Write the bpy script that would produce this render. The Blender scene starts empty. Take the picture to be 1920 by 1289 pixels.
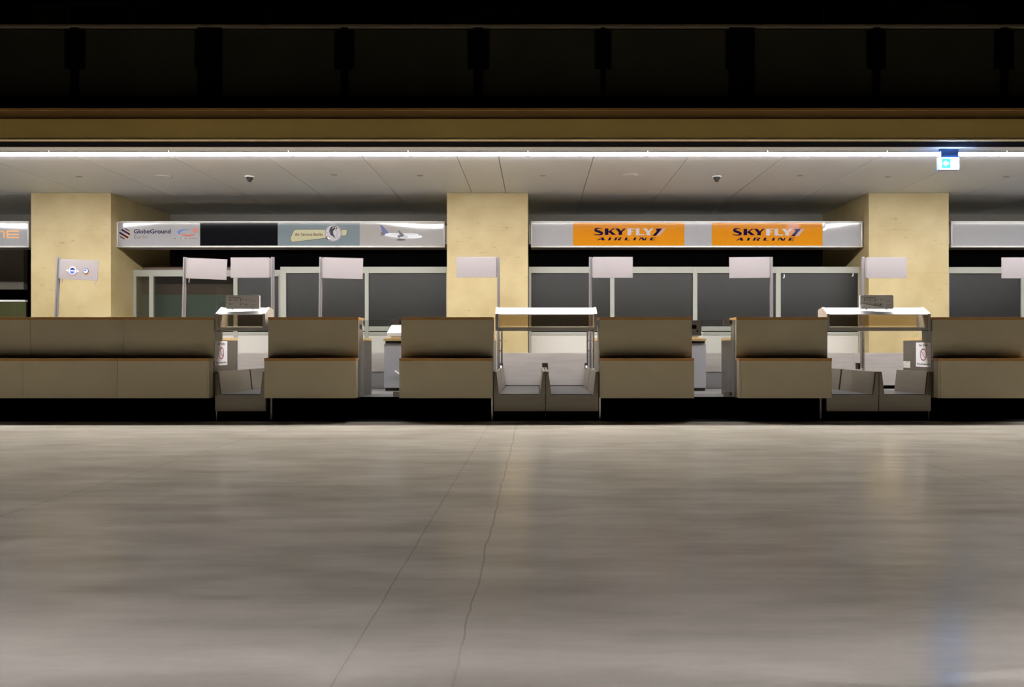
import bpy, bmesh, math, random
from mathutils import Vector, Matrix
random.seed(7)
S = bpy.context.scene
C = S.collection
F, CX, CY, EYE = 1400.0, 1005.0, 650.0, 0.83      # focal length in pixels, vanishing point, eye height

def X(px, z): return (px - CX) * z / F
def H(py, z): return EYE + (CY - py) * z / F

# ------------------------------------------------------------------ materials
def lin(c):
    return tuple(((v/255.0)/12.92 if v/255.0 <= 0.04045 else ((v/255.0+0.055)/1.055)**2.4) for v in c)

MATS = {}
def mat(name, col=(.5,.5,.5), rough=.5, metal=0., spec=.5, emit=None, estr=0., coat=0.):
    m = bpy.data.materials.new(name); m.use_nodes = True
    b = m.node_tree.nodes['Principled BSDF']
    b.inputs['Base Color'].default_value = (*col, 1)
    b.inputs['Roughness'].default_value = rough
    b.inputs['Metallic'].default_value = metal
    b.inputs['Specular IOR Level'].default_value = spec
    b.inputs['Coat Weight'].default_value = coat
    b.inputs['Coat Roughness'].default_value = .04
    if emit:
        b.inputs['Emission Color'].default_value = (*emit, 1)
        b.inputs['Emission Strength'].default_value = estr
    MATS[name] = m
    return m

def nodes(m): return m.node_tree.nodes, m.node_tree.links

def noise_tint(m, scale, amount, stretch=(1,1,1), detail=4, rough_amt=0., bump=0., bump_scale=None):
    """subtle wear: multiplies the base colour by a noise around 1, optionally varies roughness and bumps"""
    N, L = nodes(m); b = N['Principled BSDF']
    col = tuple(b.inputs['Base Color'].default_value)
    tc = N.new('ShaderNodeNewGeometry')
    mp = N.new('ShaderNodeMapping'); mp.inputs['Scale'].default_value = stretch
    L.new(tc.outputs['Position'], mp.inputs['Vector'])
    nz = N.new('ShaderNodeTexNoise'); nz.inputs['Scale'].default_value = scale; nz.inputs['Detail'].default_value = detail
    L.new(mp.outputs[0], nz.inputs['Vector'])
    mr = N.new('ShaderNodeMapRange'); mr.inputs['From Min'].default_value = .3; mr.inputs['From Max'].default_value = .7
    mr.inputs['To Min'].default_value = 1-amount; mr.inputs['To Max'].default_value = 1+amount
    L.new(nz.outputs['Fac'], mr.inputs['Value'])
    mx = N.new('ShaderNodeMix'); mx.data_type = 'RGBA'; mx.blend_type = 'MULTIPLY'; mx.inputs[0].default_value = 1
    mx.inputs[6].default_value = col
    L.new(mr.outputs[0], mx.inputs[7]); L.new(mx.outputs[2], b.inputs['Base Color'])
    if rough_amt:
        r0 = b.inputs['Roughness'].default_value
        m2 = N.new('ShaderNodeMapRange'); m2.inputs['From Min'].default_value = .3; m2.inputs['From Max'].default_value = .7
        m2.inputs['To Min'].default_value = max(0.02, r0-rough_amt); m2.inputs['To Max'].default_value = r0+rough_amt
        L.new(nz.outputs['Fac'], m2.inputs['Value']); L.new(m2.outputs[0], b.inputs['Roughness'])
    if bump:
        n3 = N.new('ShaderNodeTexNoise'); n3.inputs['Scale'].default_value = bump_scale or scale*4; n3.inputs['Detail'].default_value = 3
        L.new(mp.outputs[0], n3.inputs['Vector'])
        bp = N.new('ShaderNodeBump'); bp.inputs['Strength'].default_value = bump; bp.inputs['Distance'].default_value = .01
        L.new(n3.outputs['Fac'], bp.inputs['Height']); L.new(bp.outputs[0], b.inputs['Normal'])
    return m

def glass(name, tint, gloss=.06, haze=0., haze_col=(.8,.8,.8), rough=.02):
    m = bpy.data.materials.new(name); m.use_nodes = True
    N, L = nodes(m); N.remove(N['Principled BSDF']); out = N['Material Output']
    tr = N.new('ShaderNodeBsdfTransparent'); tr.inputs[0].default_value = (*tint, 1)
    gl = N.new('ShaderNodeBsdfGlossy'); gl.inputs['Roughness'].default_value = rough
    mx = N.new('ShaderNodeMixShader'); mx.inputs[0].default_value = gloss
    L.new(tr.outputs[0], mx.inputs[1]); L.new(gl.outputs[0], mx.inputs[2])
    last = mx
    if haze:
        d = N.new('ShaderNodeBsdfDiffuse'); d.inputs[0].default_value = (*haze_col, 1)
        m2 = N.new('ShaderNodeMixShader'); m2.inputs[0].default_value = haze
        L.new(mx.outputs[0], m2.inputs[1]); L.new(d.outputs[0], m2.inputs[2]); last = m2
    L.new(last.outputs[0], out.inputs[0])
    MATS[name] = m
    return m

M_lam   = noise_tint(mat('laminate', (.58,.515,.36), .5, spec=.3), 3, .03, rough_amt=.04)
M_wood  = noise_tint(mat('wood_edge', (.50,.27,.09), .5), 14, .14, (1,1,6))
M_ply   = noise_tint(mat('pale_wood', (.66,.45,.2), .45), 14, .1, (1,1,6))
M_steel = noise_tint(mat('brushed_steel', (.56,.52,.49), .5, .45), 3, .07, (1,1,14), rough_amt=.05)
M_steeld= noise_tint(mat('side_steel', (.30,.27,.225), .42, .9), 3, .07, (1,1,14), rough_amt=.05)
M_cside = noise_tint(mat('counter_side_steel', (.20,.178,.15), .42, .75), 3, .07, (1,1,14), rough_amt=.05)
M_hood  = noise_tint(mat('hood_steel', (.52,.49,.44), .5, .35), 5, .05)
M_speak = mat('speaker_grey', (.42,.40,.38), .6)
M_alu   = mat('aluminium', (.72,.70,.70), .3, 1.)
M_alusat= mat('satin_aluminium', (.42,.40,.42), .45, .7)
M_black = mat('black_plinth', (.0012,.0012,.0012), .5, spec=.0)
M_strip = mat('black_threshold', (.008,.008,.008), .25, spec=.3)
M_rubber= noise_tint(mat('belt_rubber', (.045,.045,.047), .42), 40, .15)
M_dark  = mat('dark_gap', (.01,.01,.01), .6, spec=.1)
M_plat  = noise_tint(mat('platform_top', (.15,.145,.145), .35), 4, .06)
M_frame = mat('pale_frame', (.37,.375,.33), .45)
M_white = mat('white_panel', (.60,.58,.53), .5)
M_lid   = mat('white_lid', (.90,.89,.88), .4)
M_plate = noise_tint(mat('flag_plate', (.285,.262,.272), .5), 3, .015)
M_ceil  = noise_tint(mat('ceiling_white', (.745,.795,.86), .6), .8, .02)
M_fasc  = noise_tint(mat('ochre_fascia', (.93,.68,.215), .6), 1.2, .05)
M_corn  = noise_tint(mat('brown_cornice', (.46,.27,.09), .65), 1.2, .06)
M_lip   = mat('fascia_lip', (.88,.74,.48), .5)
M_slot  = mat('slot_dark', (.012,.012,.016), .7, spec=.0)
M_parap = noise_tint(mat('balcony_panel', (.065,.06,.038), .5, spec=.15), 1.5, .12)
M_bblk  = mat('balcony_black', (.004,.003,.003), .6, spec=.05)
M_brail = mat('balcony_rail', (.24,.2,.14), .45, spec=.3)
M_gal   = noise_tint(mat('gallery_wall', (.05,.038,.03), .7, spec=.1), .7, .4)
M_galp  = mat('gallery_lit', (.3,.26,.17), .7, spec=.1)
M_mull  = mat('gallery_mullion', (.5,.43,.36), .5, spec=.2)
M_bwall = mat('bulkhead', (.40,.38,.34), .7)
M_shade  = mat('bay_shade', (.006,.006,.006), .8, spec=.05)
M_teal  = mat('teal_board', (.17,.25,.205), .6)
M_tbrown= mat('brown_board', (.17,.12,.085), .6)
M_green = noise_tint(mat('green_board', (.055,.06,.013), .5), 2, .3, (2,.1,.02))
M_screen= noise_tint(mat('dark_screen', (.015,.015,.0135), .30, spec=.4), 60, .25, (1,1,3), bump=.25, bump_scale=160)
M_sgrey = mat('sign_grey', (.365,.365,.38), .07)
M_sblack= mat('sign_black', (.006,.006,.008), .06, spec=.2)
M_sblue = mat('sign_bluegrey', (.185,.23,.255), .06)
M_sorng = mat('sign_orange', (.62,.235,.010), .06)
M_slite = mat('sign_lightgrey', (.365,.355,.35), .06)
M_navy  = mat('print_navy', (.008,.004,.035), .06, spec=.4)
M_lgrey = mat('print_grey', (.52,.50,.54), .1)
M_purp  = mat('print_purple', (.03,.018,.065), .06, spec=.4)
M_amber = mat('print_amber', (.62,.28,.055), .3)
M_blue  = mat('print_blue', (.045,.12,.45), .3)
M_red   = mat('print_red', (.45,.05,.024), .3)
M_dred  = mat('print_dark_red', (.30,.02,.06), .4)
M_cream = mat('print_cream', (.36,.34,.175), .3)
M_ink   = mat('print_ink', (.006,.006,.008), .3, spec=.2)
M_brown = mat('print_brown', (.09,.035,.02), .2, spec=.2)
M_paper = mat('paper', (.80,.78,.80), .55)
M_tail  = mat('print_tail_blue', (.012,.03,.20), .3)
M_jet   = mat('print_jet_white', (.66,.70,.76), .3)
M_jetd  = mat('print_jet_dark', (.03,.033,.04), .3)
M_orng2 = mat('print_pale_orange', (.80,.42,.16), .3)
M_fadeln= mat('print_dark_orange', (.35,.10,.01), .3)
M_appl  = mat('appliance_white', (.85,.84,.82), .4)
M_face  = mat('info_face', (.88,.85,.82), .5)
M_mgrey = mat('print_mid_grey', (.17,.15,.15), .5)
M_grey  = mat('grey_metal', (.36,.34,.32), .45, .3)
M_cab   = noise_tint(mat('cabinet_grey', (.58,.57,.62), .5), 2, .04)
LAMP = 87.0
M_edge  = mat('sign_edge_white', (.85,.84,.83), .3)
M_lamp  = mat('lamp_diffuser', (.8,.8,.8), .5, emit=(1.0,.965,.945), estr=LAMP)
M_exitc = mat('exit_cyan', (.1,.4,.4), .5, emit=(.12,1.0,.95), estr=1.1)
M_exitw = mat('exit_white', (.8,.8,.8), .5, emit=(.32,.56,1.0), estr=75.)
M_exitb2= mat('detector_dark', (.05,.045,.04), .6, spec=.2)
M_exitb = mat('exit_housing', (.06,.12,.28), .4)
G_hood  = glass('hood_glass', (.84,.79,.71), .03, .02, (.5,.42,.3))
G_gate  = glass('gate_glass', (.90,.91,.90), .04, .045, (.75,.75,.74))
G_win   = glass('partition_glass', (.72,.72,.70), .07, .02, (.5,.5,.45))

# ochre stone with small diagonal flecks
M_stone = mat('limestone', (.70,.545,.285), .5)
def stone(m):
    N, L = nodes(m); b = N['Principled BSDF']
    g = N.new('ShaderNodeNewGeometry')
    n1 = N.new('ShaderNodeTexNoise'); n1.inputs['Scale'].default_value = 2.2; n1.inputs['Detail'].default_value = 6
    L.new(g.outputs['Position'], n1.inputs['Vector'])
    cr = N.new('ShaderNodeValToRGB')
    cr.color_ramp.elements[0].position = .3; cr.color_ramp.elements[0].color = (.43,.335,.16,1)
    cr.color_ramp.elements[1].position = .7; cr.color_ramp.elements[1].color = (.52,.43,.23,1)
    L.new(n1.outputs['Fac'], cr.inputs[0])
    mp = N.new('ShaderNodeMapping'); mp.inputs['Rotation'].default_value = (0, .45, 0); mp.inputs['Scale'].default_value = (5, 5, 22)
    L.new(g.outputs['Position'], mp.inputs['Vector'])
    n2 = N.new('ShaderNodeTexNoise'); n2.inputs['Scale'].default_value = 1.; n2.inputs['Detail'].default_value = 5; n2.inputs['Roughness'].default_value = .65
    L.new(mp.outputs[0], n2.inputs['Vector'])
    c2 = N.new('ShaderNodeValToRGB')
    c2.color_ramp.elements[0].position = .26; c2.color_ramp.elements[0].color = (.45,.42,.36,1)
    c2.color_ramp.elements[1].position = .36; c2.color_ramp.elements[1].color = (1,1,1,1)
    L.new(n2.outputs['Fac'], c2.inputs[0])
    mx = N.new('ShaderNodeMix'); mx.data_type = 'RGBA'; mx.blend_type = 'MULTIPLY'; mx.inputs[0].default_value = .8
    L.new(cr.outputs[0], mx.inputs[6]); L.new(c2.outputs[0], mx.inputs[7]); L.new(mx.outputs[2], b.inputs['Base Color'])
stone(M_stone)

# worn, half polished floor
M_floor = mat('polished_floor', (.40,.36,.315), .2, spec=.25)
def floor_mat(m):
    N, L = nodes(m); b = N['Principled BSDF']
    g = N.new('ShaderNodeNewGeometry')
    def nz(scale, sc, detail=5, rough=.55):
        mp = N.new('ShaderNodeMapping'); mp.inputs['Scale'].default_value = sc
        L.new(g.outputs['Position'], mp.inputs['Vector'])
        n = N.new('ShaderNodeTexNoise'); n.inputs['Scale'].default_value = scale; n.inputs['Detail'].default_value = detail
        n.inputs['Roughness'].default_value = rough
        L.new(mp.outputs[0], n.inputs['Vector']); return n
    big = nz(.9, (.8, 1.2, 1), 4)
    streak = nz(2.2, (.55, 2.6, 1), 7, .68)
    cr = N.new('ShaderNodeValToRGB')
    cr.color_ramp.elements[0].position = .28; cr.color_ramp.elements[0].color = (.34,.305,.25,1)
    cr.color_ramp.elements[1].position = .72; cr.color_ramp.elements[1].color = (.67,.61,.51,1)
    mixv = N.new('ShaderNodeMath'); mixv.operation = 'ADD'
    h1 = N.new('ShaderNodeMath'); h1.operation = 'MULTIPLY'; h1.inputs[1].default_value = .5
    h2 = N.new('ShaderNodeMath'); h2.operation = 'MULTIPLY'; h2.inputs[1].default_value = .5
    L.new(big.outputs['Fac'], h1.inputs[0]); L.new(streak.outputs['Fac'], h2.inputs[0])
    L.new(h1.outputs[0], mixv.inputs[0]); L.new(h2.outputs[0], mixv.inputs[1]); L.new(mixv.outputs[0], cr.inputs[0])
    # two wandering expansion joints running away from the camera
    sx = N.new('ShaderNodeSeparateXYZ'); L.new(g.outputs['Position'], sx.inputs[0])
    wob = nz(3., (1, 1, 1), 3)
    fac = None
    for x0, w, amp in ((-.205, .0035, .035), (-.50, .0022, .012), (-2.62, .003, .03), (2.75, .0025, .02)):
        a = N.new('ShaderNodeMath'); a.operation = 'MULTIPLY_ADD'; a.inputs[1].default_value = amp; a.inputs[2].default_value = -x0 - amp*.5
        L.new(wob.outputs['Fac'], a.inputs[0])
        s = N.new('ShaderNodeMath'); s.operation = 'ADD'; L.new(sx.outputs['X'], s.inputs[0]); L.new(a.outputs[0], s.inputs[1])
        ab = N.new('ShaderNodeMath'); ab.operation = 'ABSOLUTE'; L.new(s.outputs[0], ab.inputs[0])
        lt = N.new('ShaderNodeMath'); lt.operation = 'LESS_THAN'; lt.inputs[1].default_value = w; L.new(ab.outputs[0], lt.inputs[0])
        if fac is None: fac = lt
        else:
            mm = N.new('ShaderNodeMath'); mm.operation = 'MAXIMUM'; L.new(fac.outputs[0], mm.inputs[0]); L.new(lt.outputs[0], mm.inputs[1]); fac = mm
    mx = N.new('ShaderNodeMix'); mx.data_type = 'RGBA'; mx.inputs[7].default_value = (.14,.12,.10,1)
    f2 = N.new('ShaderNodeMath'); f2.operation = 'MULTIPLY'; f2.inputs[1].default_value = .42; L.new(fac.outputs[0], f2.inputs[0])
    L.new(f2.outputs[0], mx.inputs[0]); L.new(cr.outputs[0], mx.inputs[6]); L.new(mx.outputs[2], b.inputs['Base Color'])
    mr = N.new('ShaderNodeMapRange'); mr.inputs['From Min'].default_value = .3; mr.inputs['From Max'].default_value = .7
    mr.inputs['To Min'].default_value = .14; mr.inputs['To Max'].default_value = .23
    L.new(streak.outputs['Fac'], mr.inputs['Value'])
    df = N.new('ShaderNodeBsdfDiffuse'); L.new(mx.outputs[2], df.inputs['Color'])
    gl = N.new('ShaderNodeBsdfGlossy'); gl.inputs['Color'].default_value = (1, .94, .885, 1); L.new(mr.outputs[0], gl.inputs['Roughness'])
    lw = N.new('ShaderNodeLayerWeight'); lw.inputs['Blend'].default_value = .5
    pw = N.new('ShaderNodeMath'); pw.operation = 'POWER'; pw.inputs[1].default_value = 6.5; L.new(lw.outputs['Facing'], pw.inputs[0])
    ma = N.new('ShaderNodeMath'); ma.operation = 'MULTIPLY_ADD'; ma.inputs[1].default_value = .66; ma.inputs[2].default_value = .021; L.new(pw.outputs[0], ma.inputs[0])
    ms = N.new('ShaderNodeMixShader'); L.new(ma.outputs[0], ms.inputs[0]); L.new(df.outputs[0], ms.inputs[1]); L.new(gl.outputs[0], ms.inputs[2])
    L.new(ms.outputs[0], N['Material Output'].inputs[0])
floor_mat(M_floor)

# ------------------------------------------------------------------ geometry helpers
def box(bm, x0, x1, y0, y1, z0, z1):
    v = [bm.verts.new(p) for p in ((x0,y0,z0),(x1,y0,z0),(x1,y1,z0),(x0,y1,z0),(x0,y0,z1),(x1,y0,z1),(x1,y1,z1),(x0,y1,z1))]
    for f in ((3,2,1,0),(4,5,6,7),(0,1,5,4),(1,2,6,5),(2,3,7,6),(3,0,4,7)):
        bm.faces.new([v[i] for i in f])

def prism(bm, pts, axis, a, b):
    """extrude a 2-D polygon along an axis: 'x' pts=(y,z); 'y' pts=(x,z); 'z' pts=(x,y)"""
    def P(p, t): return {'x': (t, p[0], p[1]), 'y': (p[0], t, p[1]), 'z': (p[0], p[1], t)}[axis]
    va = [bm.verts.new(P(p, a)) for p in pts]; vb = [bm.verts.new(P(p, b)) for p in pts]
    n = len(pts)
    bm.faces.new(va[::-1]); bm.faces.new(vb)
    for i in range(n): bm.faces.new((va[i], va[(i+1) % n], vb[(i+1) % n], vb[i]))

def cyl(bm, c0, c1, r0, r1=None, seg=20):
    r1 = r0 if r1 is None else r1
    c0, c1 = Vector(c0), Vector(c1); d = (c1-c0).normalized()
    u = d.orthogonal().normalized(); w = d.cross(u)
    ra = [bm.verts.new(c0 + r0*(math.cos(t)*u + math.sin(t)*w)) for t in [2*math.pi*i/seg for i in range(seg)]]
    rb = [bm.verts.new(c1 + r1*(math.cos(t)*u + math.sin(t)*w)) for t in [2*math.pi*i/seg for i in range(seg)]]
    bm.faces.new(ra[::-1]); bm.faces.new(rb)
    for i in range(seg): bm.faces.new((ra[i], ra[(i+1) % seg], rb[(i+1) % seg], rb[i]))

def tube(bm, pts, r, seg=8):
    rings = []
    for i, p in enumerate(pts):
        p = Vector(p); a = Vector(pts[max(0, i-1)]); b = Vector(pts[min(len(pts)-1, i+1)])
        d = (b-a).normalized(); u = d.cross(Vector((0, 1, .01))).normalized(); w = d.cross(u)
        rings.append([bm.verts.new(p + r*(math.cos(2*math.pi*k/seg)*u + math.sin(2*math.pi*k/seg)*w)) for k in range(seg)])
    for A, B in zip(rings, rings[1:]):
        for k in range(seg): bm.faces.new((A[k], A[(k+1) % seg], B[(k+1) % seg], B[k]))
    bm.faces.new(rings[0][::-1]); bm.faces.new(rings[-1])

def wpos(o):
    p = Vector((0, 0, 0))
    while o is not None:
        p += Vector(o.location); o = o.parent
    return p

def obj(name, bm, m, parent=None, bevel=0., smooth=False, origin=None):
    """one mesh object; vertices come in world coordinates"""
    bmesh.ops.recalc_face_normals(bm, faces=bm.faces)
    if bevel:
        bmesh.ops.bevel(bm, geom=[e for e in bm.edges if len(e.link_faces) == 2 and e.calc_face_angle(0) > .5], offset=bevel, segments=2, profile=.7, affect='EDGES')
    base = wpos(parent) if parent else Vector(origin if origin else (0, 0, 0))
    bmesh.ops.translate(bm, verts=bm.verts, vec=-base)
    me = bpy.data.meshes.new(name); bm.to_mesh(me); bm.free()
    for mm in (m if isinstance(m, (list, tuple)) else [m]): me.materials.append(mm)
    if smooth:
        for p in me.polygons: p.use_smooth = True
    o = bpy.data.objects.new(name, me); C.objects.link(o)
    if parent: o.parent = parent
    elif origin: o.location = origin
    return o

def boxes(name, m, parent, *bs, bevel=0.):
    bm = bmesh.new()
    for b in bs: box(bm, *b)
    return obj(name, bm, m, parent, bevel)

def thing(name, label, cat, loc, group=None):
    o = bpy.data.objects.new(name, None); C.objects.link(o); o.empty_display_size = .1
    o.location = loc; o['label'] = label; o['category'] = cat
    if group: o['group'] = group
    return o

def tag(o, label, cat, group=None):
    o['label'] = label; o['category'] = cat
    if group: o['group'] = group
    return o

def struct(o):
    o['kind'] = 'structure'; return o

def dup(root, loc, label):
    r = root.copy(); C.objects.link(r); r.location = loc; r['label'] = label
    for ch in list(root.children):
        c = ch.copy(); C.objects.link(c); c.parent = r
        for g in ch.children:
            d = g.copy(); C.objects.link(d); d.parent = c
    return r

# flat printing: polygons given by a mapping (u, v) -> world, with a normal offset
class Print:
    def __init__(self, fn): self.bm = bmesh.new(); self.fn = fn; self.mats = []
    def mi(self, m):
        if m not in self.mats: self.mats.append(m)
        return self.mats.index(m)
    def poly(self, pts, m, layer=1):
        try:
            vs = [self.bm.verts.new(self.fn(p[0], p[1], layer)) for p in pts]
            f = self.bm.faces.new(vs); f.material_index = self.mi(m)
        except ValueError: pass
    def rect(self, u0, u1, v0, v1, m, layer=1): self.poly([(u0,v0),(u1,v0),(u1,v1),(u0,v1)], m, layer)
    def ellipse(self, cu, cv, ru, rv, m, layer=1, a0=0, a1=360, n=40):
        self.poly([(cu+ru*math.cos(math.radians(a0+(a1-a0)*i/n)), cv+rv*math.sin(math.radians(a0+(a1-a0)*i/n))) for i in range(n + (0 if a1-a0 >= 360 else 1))], m, layer)
    def ring(self, cu, cv, ru, rv, wu, wv, m, layer=1, n=40):
        for i in range(n):
            t0, t1 = 2*math.pi*i/n, 2*math.pi*(i+1)/n
            self.poly([(cu+ru*math.cos(t0), cv+rv*math.sin(t0)), (cu+ru*math.cos(t1), cv+rv*math.sin(t1)),
                       (cu+(ru-wu)*math.cos(t1), cv+(rv-wv)*math.sin(t1)), (cu+(ru-wu)*math.cos(t0), cv+(rv-wv)*math.sin(t0))], m, layer)
    def stroke(self, pts, m, layer=1, sub=5):
        """pts = (u, v, width); smooth Catmull-Rom stroke of varying width"""
        P = [pts[0]] + list(pts) + [pts[-1]]
        out = []
        for i in range(1, len(P)-2):
            for s in range(sub):
                t = s/sub
                out.append([.5*((2*P[i][k]) + (-P[i-1][k]+P[i+1][k])*t + (2*P[i-1][k]-5*P[i][k]+4*P[i+1][k]-P[i+2][k])*t*t + (-P[i-1][k]+3*P[i][k]-3*P[i+1][k]+P[i+2][k])*t**3) for k in range(3)])
        out.append(list(pts[-1]))
        L, R = [], []
        for i, p in enumerate(out):
            a, b = out[max(0, i-1)], out[min(len(out)-1, i+1)]
            dx, dy = b[0]-a[0], b[1]-a[1]; l = math.hypot(dx, dy) or 1
            L.append((p[0]-dy/l*p[2]/2, p[1]+dx/l*p[2]/2)); R.append((p[0]+dy/l*p[2]/2, p[1]-dx/l*p[2]/2))
        for i in range(len(out)-1): self.poly([L[i], L[i+1], R[i+1], R[i]], m, layer)
    def text(self, s, u0, u1, v0, v1, m, layer=1, bold=0., shear=0.):
        """fit the words into the rectangle u0..u1, v0 (top) .. v1 (bottom)"""
        cu = bpy.data.curves.new('letters', 'FONT'); cu.body = s; cu.offset = bold; cu.shear = shear; cu.resolution_u = 3
        o = bpy.data.objects.new('letters', cu); C.objects.link(o)
        dg = bpy.context.evaluated_depsgraph_get(); dg.update()
        me = bpy.data.meshes.new_from_object(o.evaluated_get(dg))
        xs = [v.co.x for v in me.vertices]; ys = [v.co.y for v in me.vertices]
        x0, x1, y0, y1 = min(xs), max(xs), min(ys), max(ys)
        vs = [self.bm.verts.new(self.fn(u0+(v.co.x-x0)/(x1-x0)*(u1-u0), v1+(v.co.y-y0)/(y1-y0)*(v0-v1), layer)) for v in me.vertices]
        k = self.mi(m)
        for p in me.polygons:
            try:
                f = self.bm.faces.new([vs[i] for i in p.vertices]); f.material_index = k
            except ValueError: pass
        C.objects.unlink(o); bpy.data.objects.remove(o); bpy.data.curves.remove(cu); bpy.data.meshes.remove(me)
    def done(self, name, parent):
        base = wpos(parent)
        bmesh.ops.translate(self.bm, verts=self.bm.verts, vec=-base)
        me = bpy.data.meshes.new(name); self.bm.to_mesh(me); self.bm.free()
        for m in self.mats: me.materials.append(m)
        o = bpy.data.objects.new(name, me); C.objects.link(o); o.parent = parent
        return o

# ------------------------------------------------------------------ the setting
CEIL = EYE + 2.40
ZP = 11.667                   # pillar fronts
ZB = 13.55                    # bulkhead behind the counters
XL, XR = -12.0, 12.0
struct(boxes('floor', M_floor, None, (XL-2, XR+2, -8, 17, -.1, 0)))

# ceiling of white panels with open joints, cut by the recessed lamp slot
bm = bmesh.new()
seams = sorted([(-148-178*k)/148 for k in range(0, 10)] + [(-70+178*k)/148 for k in range(0, 10)])
edges = [XL] + [s for s in seams if XL < s < XR] + [XR]
Z_SLOT0, Z_SLOT1, Z_L0, Z_L1 = 8.733, 8.985, 9.15, 9.335
for a, b in zip(edges, edges[1:]):
    box(bm, a+.0045, b-.0045, Z_L1+.001, ZB, CEIL, CEIL+.03)
    box(bm, a+.0005, b-.0005, Z_SLOT1, Z_L0-.001, CEIL, CEIL+.03)
struct(obj('ceiling', bm, M_ceil))
struct(boxes('trim_9', M_slot, None, (XL, XR, Z_SLOT0, Z_SLOT1-.001, CEIL+.001, CEIL+.03)))  # flush dark board, its colour standing in for the slot's shaded recess
struct(boxes('ceiling_void', M_slot, None, (XL, XR, Z_SLOT0-.02, ZB, CEIL+.10, CEIL+.13)))

# ochre beam carrying the gallery
ZF = 8.70
bm = bmesh.new(); prism(bm, [(ZF, H(259, ZF)), (ZF, H(223, ZF)), (ZF+.3, H(223, ZF)), (ZF+.3, H(259, ZF))], 'x', XL, XR)
struct(obj('trim_1', bm, M_fasc))
bm = bmesh.new(); prism(bm, [(ZF+.02, H(222.8, ZF)), (ZF+.02, H(208, ZF+.02)), (ZF+.005, H(206.5, ZF)), (ZF+.005, H(202.5, ZF)), (9.6, H(202.5, ZF)), (9.6, H(222.8, ZF))], 'x', XL, XR)
struct(obj('trim_2', bm, M_corn))
bm = bmesh.new()
zc = (H(259, ZF)+CEIL)/2; r = (H(259, ZF)-CEIL)/2
prism(bm, [(ZF+r-.008-r*math.cos(t), zc+r*math.sin(t)) for t in [-math.pi/2+math.pi*i/10 for i in range(11)]] + [(ZF+.03, H(259, ZF)), (ZF+.03, CEIL)], 'x', XL, XR)
struct(obj('trim_3', bm, M_lip))

# back of the bays: a grey bulkhead above, the shade below put into a near-black far wall
struct(boxes('wall_back', M_bwall, None, (XL, XR, ZB, ZB+.15, H(434, ZB), CEIL+.03)))
struct(boxes('wall_rear', M_shade, None, (XL, XR, 15.6, 15.7, 0, CEIL+.03)))

PIL = [(58, 208), (838, 990), (1629, 1779)]
PX = [(X(a, ZP), X(b, ZP)) for a, b in PIL]
for a, b in PX:
    bm = bmesh.new()
    zs = [0, H(594, ZP), H(512, ZP), H(433, ZP), CEIL-.001]
    zs = [0, zs[1]-.66, zs[1], zs[2], zs[3], zs[4]]
    for z0, z1 in zip(zs, zs[1:]): box(bm, a, b, ZP, ZB-.002, z0, z1)
    struct(obj('pillar', bm, M_stone, bevel=.004))

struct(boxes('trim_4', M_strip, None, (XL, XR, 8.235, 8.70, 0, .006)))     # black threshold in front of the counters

# gallery above the beam
ZG = 8.97
GT = H(202.5, ZF)
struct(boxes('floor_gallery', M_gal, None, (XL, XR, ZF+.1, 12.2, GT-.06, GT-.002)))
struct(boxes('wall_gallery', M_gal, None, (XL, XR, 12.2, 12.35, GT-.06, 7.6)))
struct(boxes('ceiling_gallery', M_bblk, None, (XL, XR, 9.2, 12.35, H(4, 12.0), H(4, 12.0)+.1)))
ZW = 12.05
wins = [(129, 246), (250, 378), (386, 504), (508, 636), (652, 760), (775, 893), (1040, 1158), (1170, 1296), (1309, 1410), (1432, 1543), (1556, 1681)]
for i, (a, b) in enumerate(wins):
    x0, x1, z0, z1, t = X(a, ZW), X(b, ZW), H(90, ZW), H(3, ZW), .02
    w = struct(boxes('window_%d' % (i+1), M_mull, None, (x0, x0+t, ZW-.05, 12.195, z0, z1), (x1-t, x1, ZW-.05, 12.195, z0, z1), (x0+t, x1-t, ZW-.05, 12.195, z1-.04, z1-.02), (x0+t, x1-t, ZW-.05, 12.195, z0, z0+.02)))
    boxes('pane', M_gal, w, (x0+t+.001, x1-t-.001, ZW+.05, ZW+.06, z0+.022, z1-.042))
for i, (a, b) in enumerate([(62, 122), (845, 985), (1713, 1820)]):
    struct(boxes('trim_%d' % (5+i), M_galp, None, (X(a, ZW), X(b, ZW), ZW, 12.195, GT, H(3, ZW))))  # paler colour stands in for light falling on these gallery panels

# ------------------------------------------------------------------ balcony railing
rl = thing('balcony_railing', 'dark panelled balcony railing with thin top rail above the ochre beam', 'railing', (0, ZG, GT))
z_pt, z_pb = H(56, ZG), H(180, ZG)
posts = [(-110, -96), (134, 148), (372, 416), (640, 652), (889, 905), (1127, 1134), (1367, 1414), (1637, 1648), (1876, 1888), (2120, 2134)]
for a, b in posts:
    boxes('post', M_bblk, rl, (X(a, ZG), X(b, ZG), ZG-.03, ZG+.05, GT, z_pt+.02), bevel=.004)
for (a, b), (c, d) in zip(posts, posts[1:]):
    boxes('panel', M_parap, rl, (X(b, ZG)+.004, X(c, ZG)-.004, ZG, ZG+.02, z_pb, z_pt))
for a, b in posts[1:-1]:
    if b - a > 40: spots = [(a-6, a-1)]
    else: spots = [(a-12, a-1), (b+1, b+12)]
    for c, d in spots:
        boxes('clamp', M_bblk, rl, (X(c, ZG), X(d, ZG), ZG-.014, ZG-.001, H(130, ZG), H(58, ZG)), bevel=.002)
boxes('base_rail', M_bblk, rl, (XL, XR, ZG+.055, ZG+.09, GT, z_pb))
bm = bmesh.new(); box(bm, XL, XR, ZG-.05, ZG+.06, H(53, ZG), H(48.5, ZG))
obj('top_rail', bm, M_brail, rl, bevel=.008)

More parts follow.
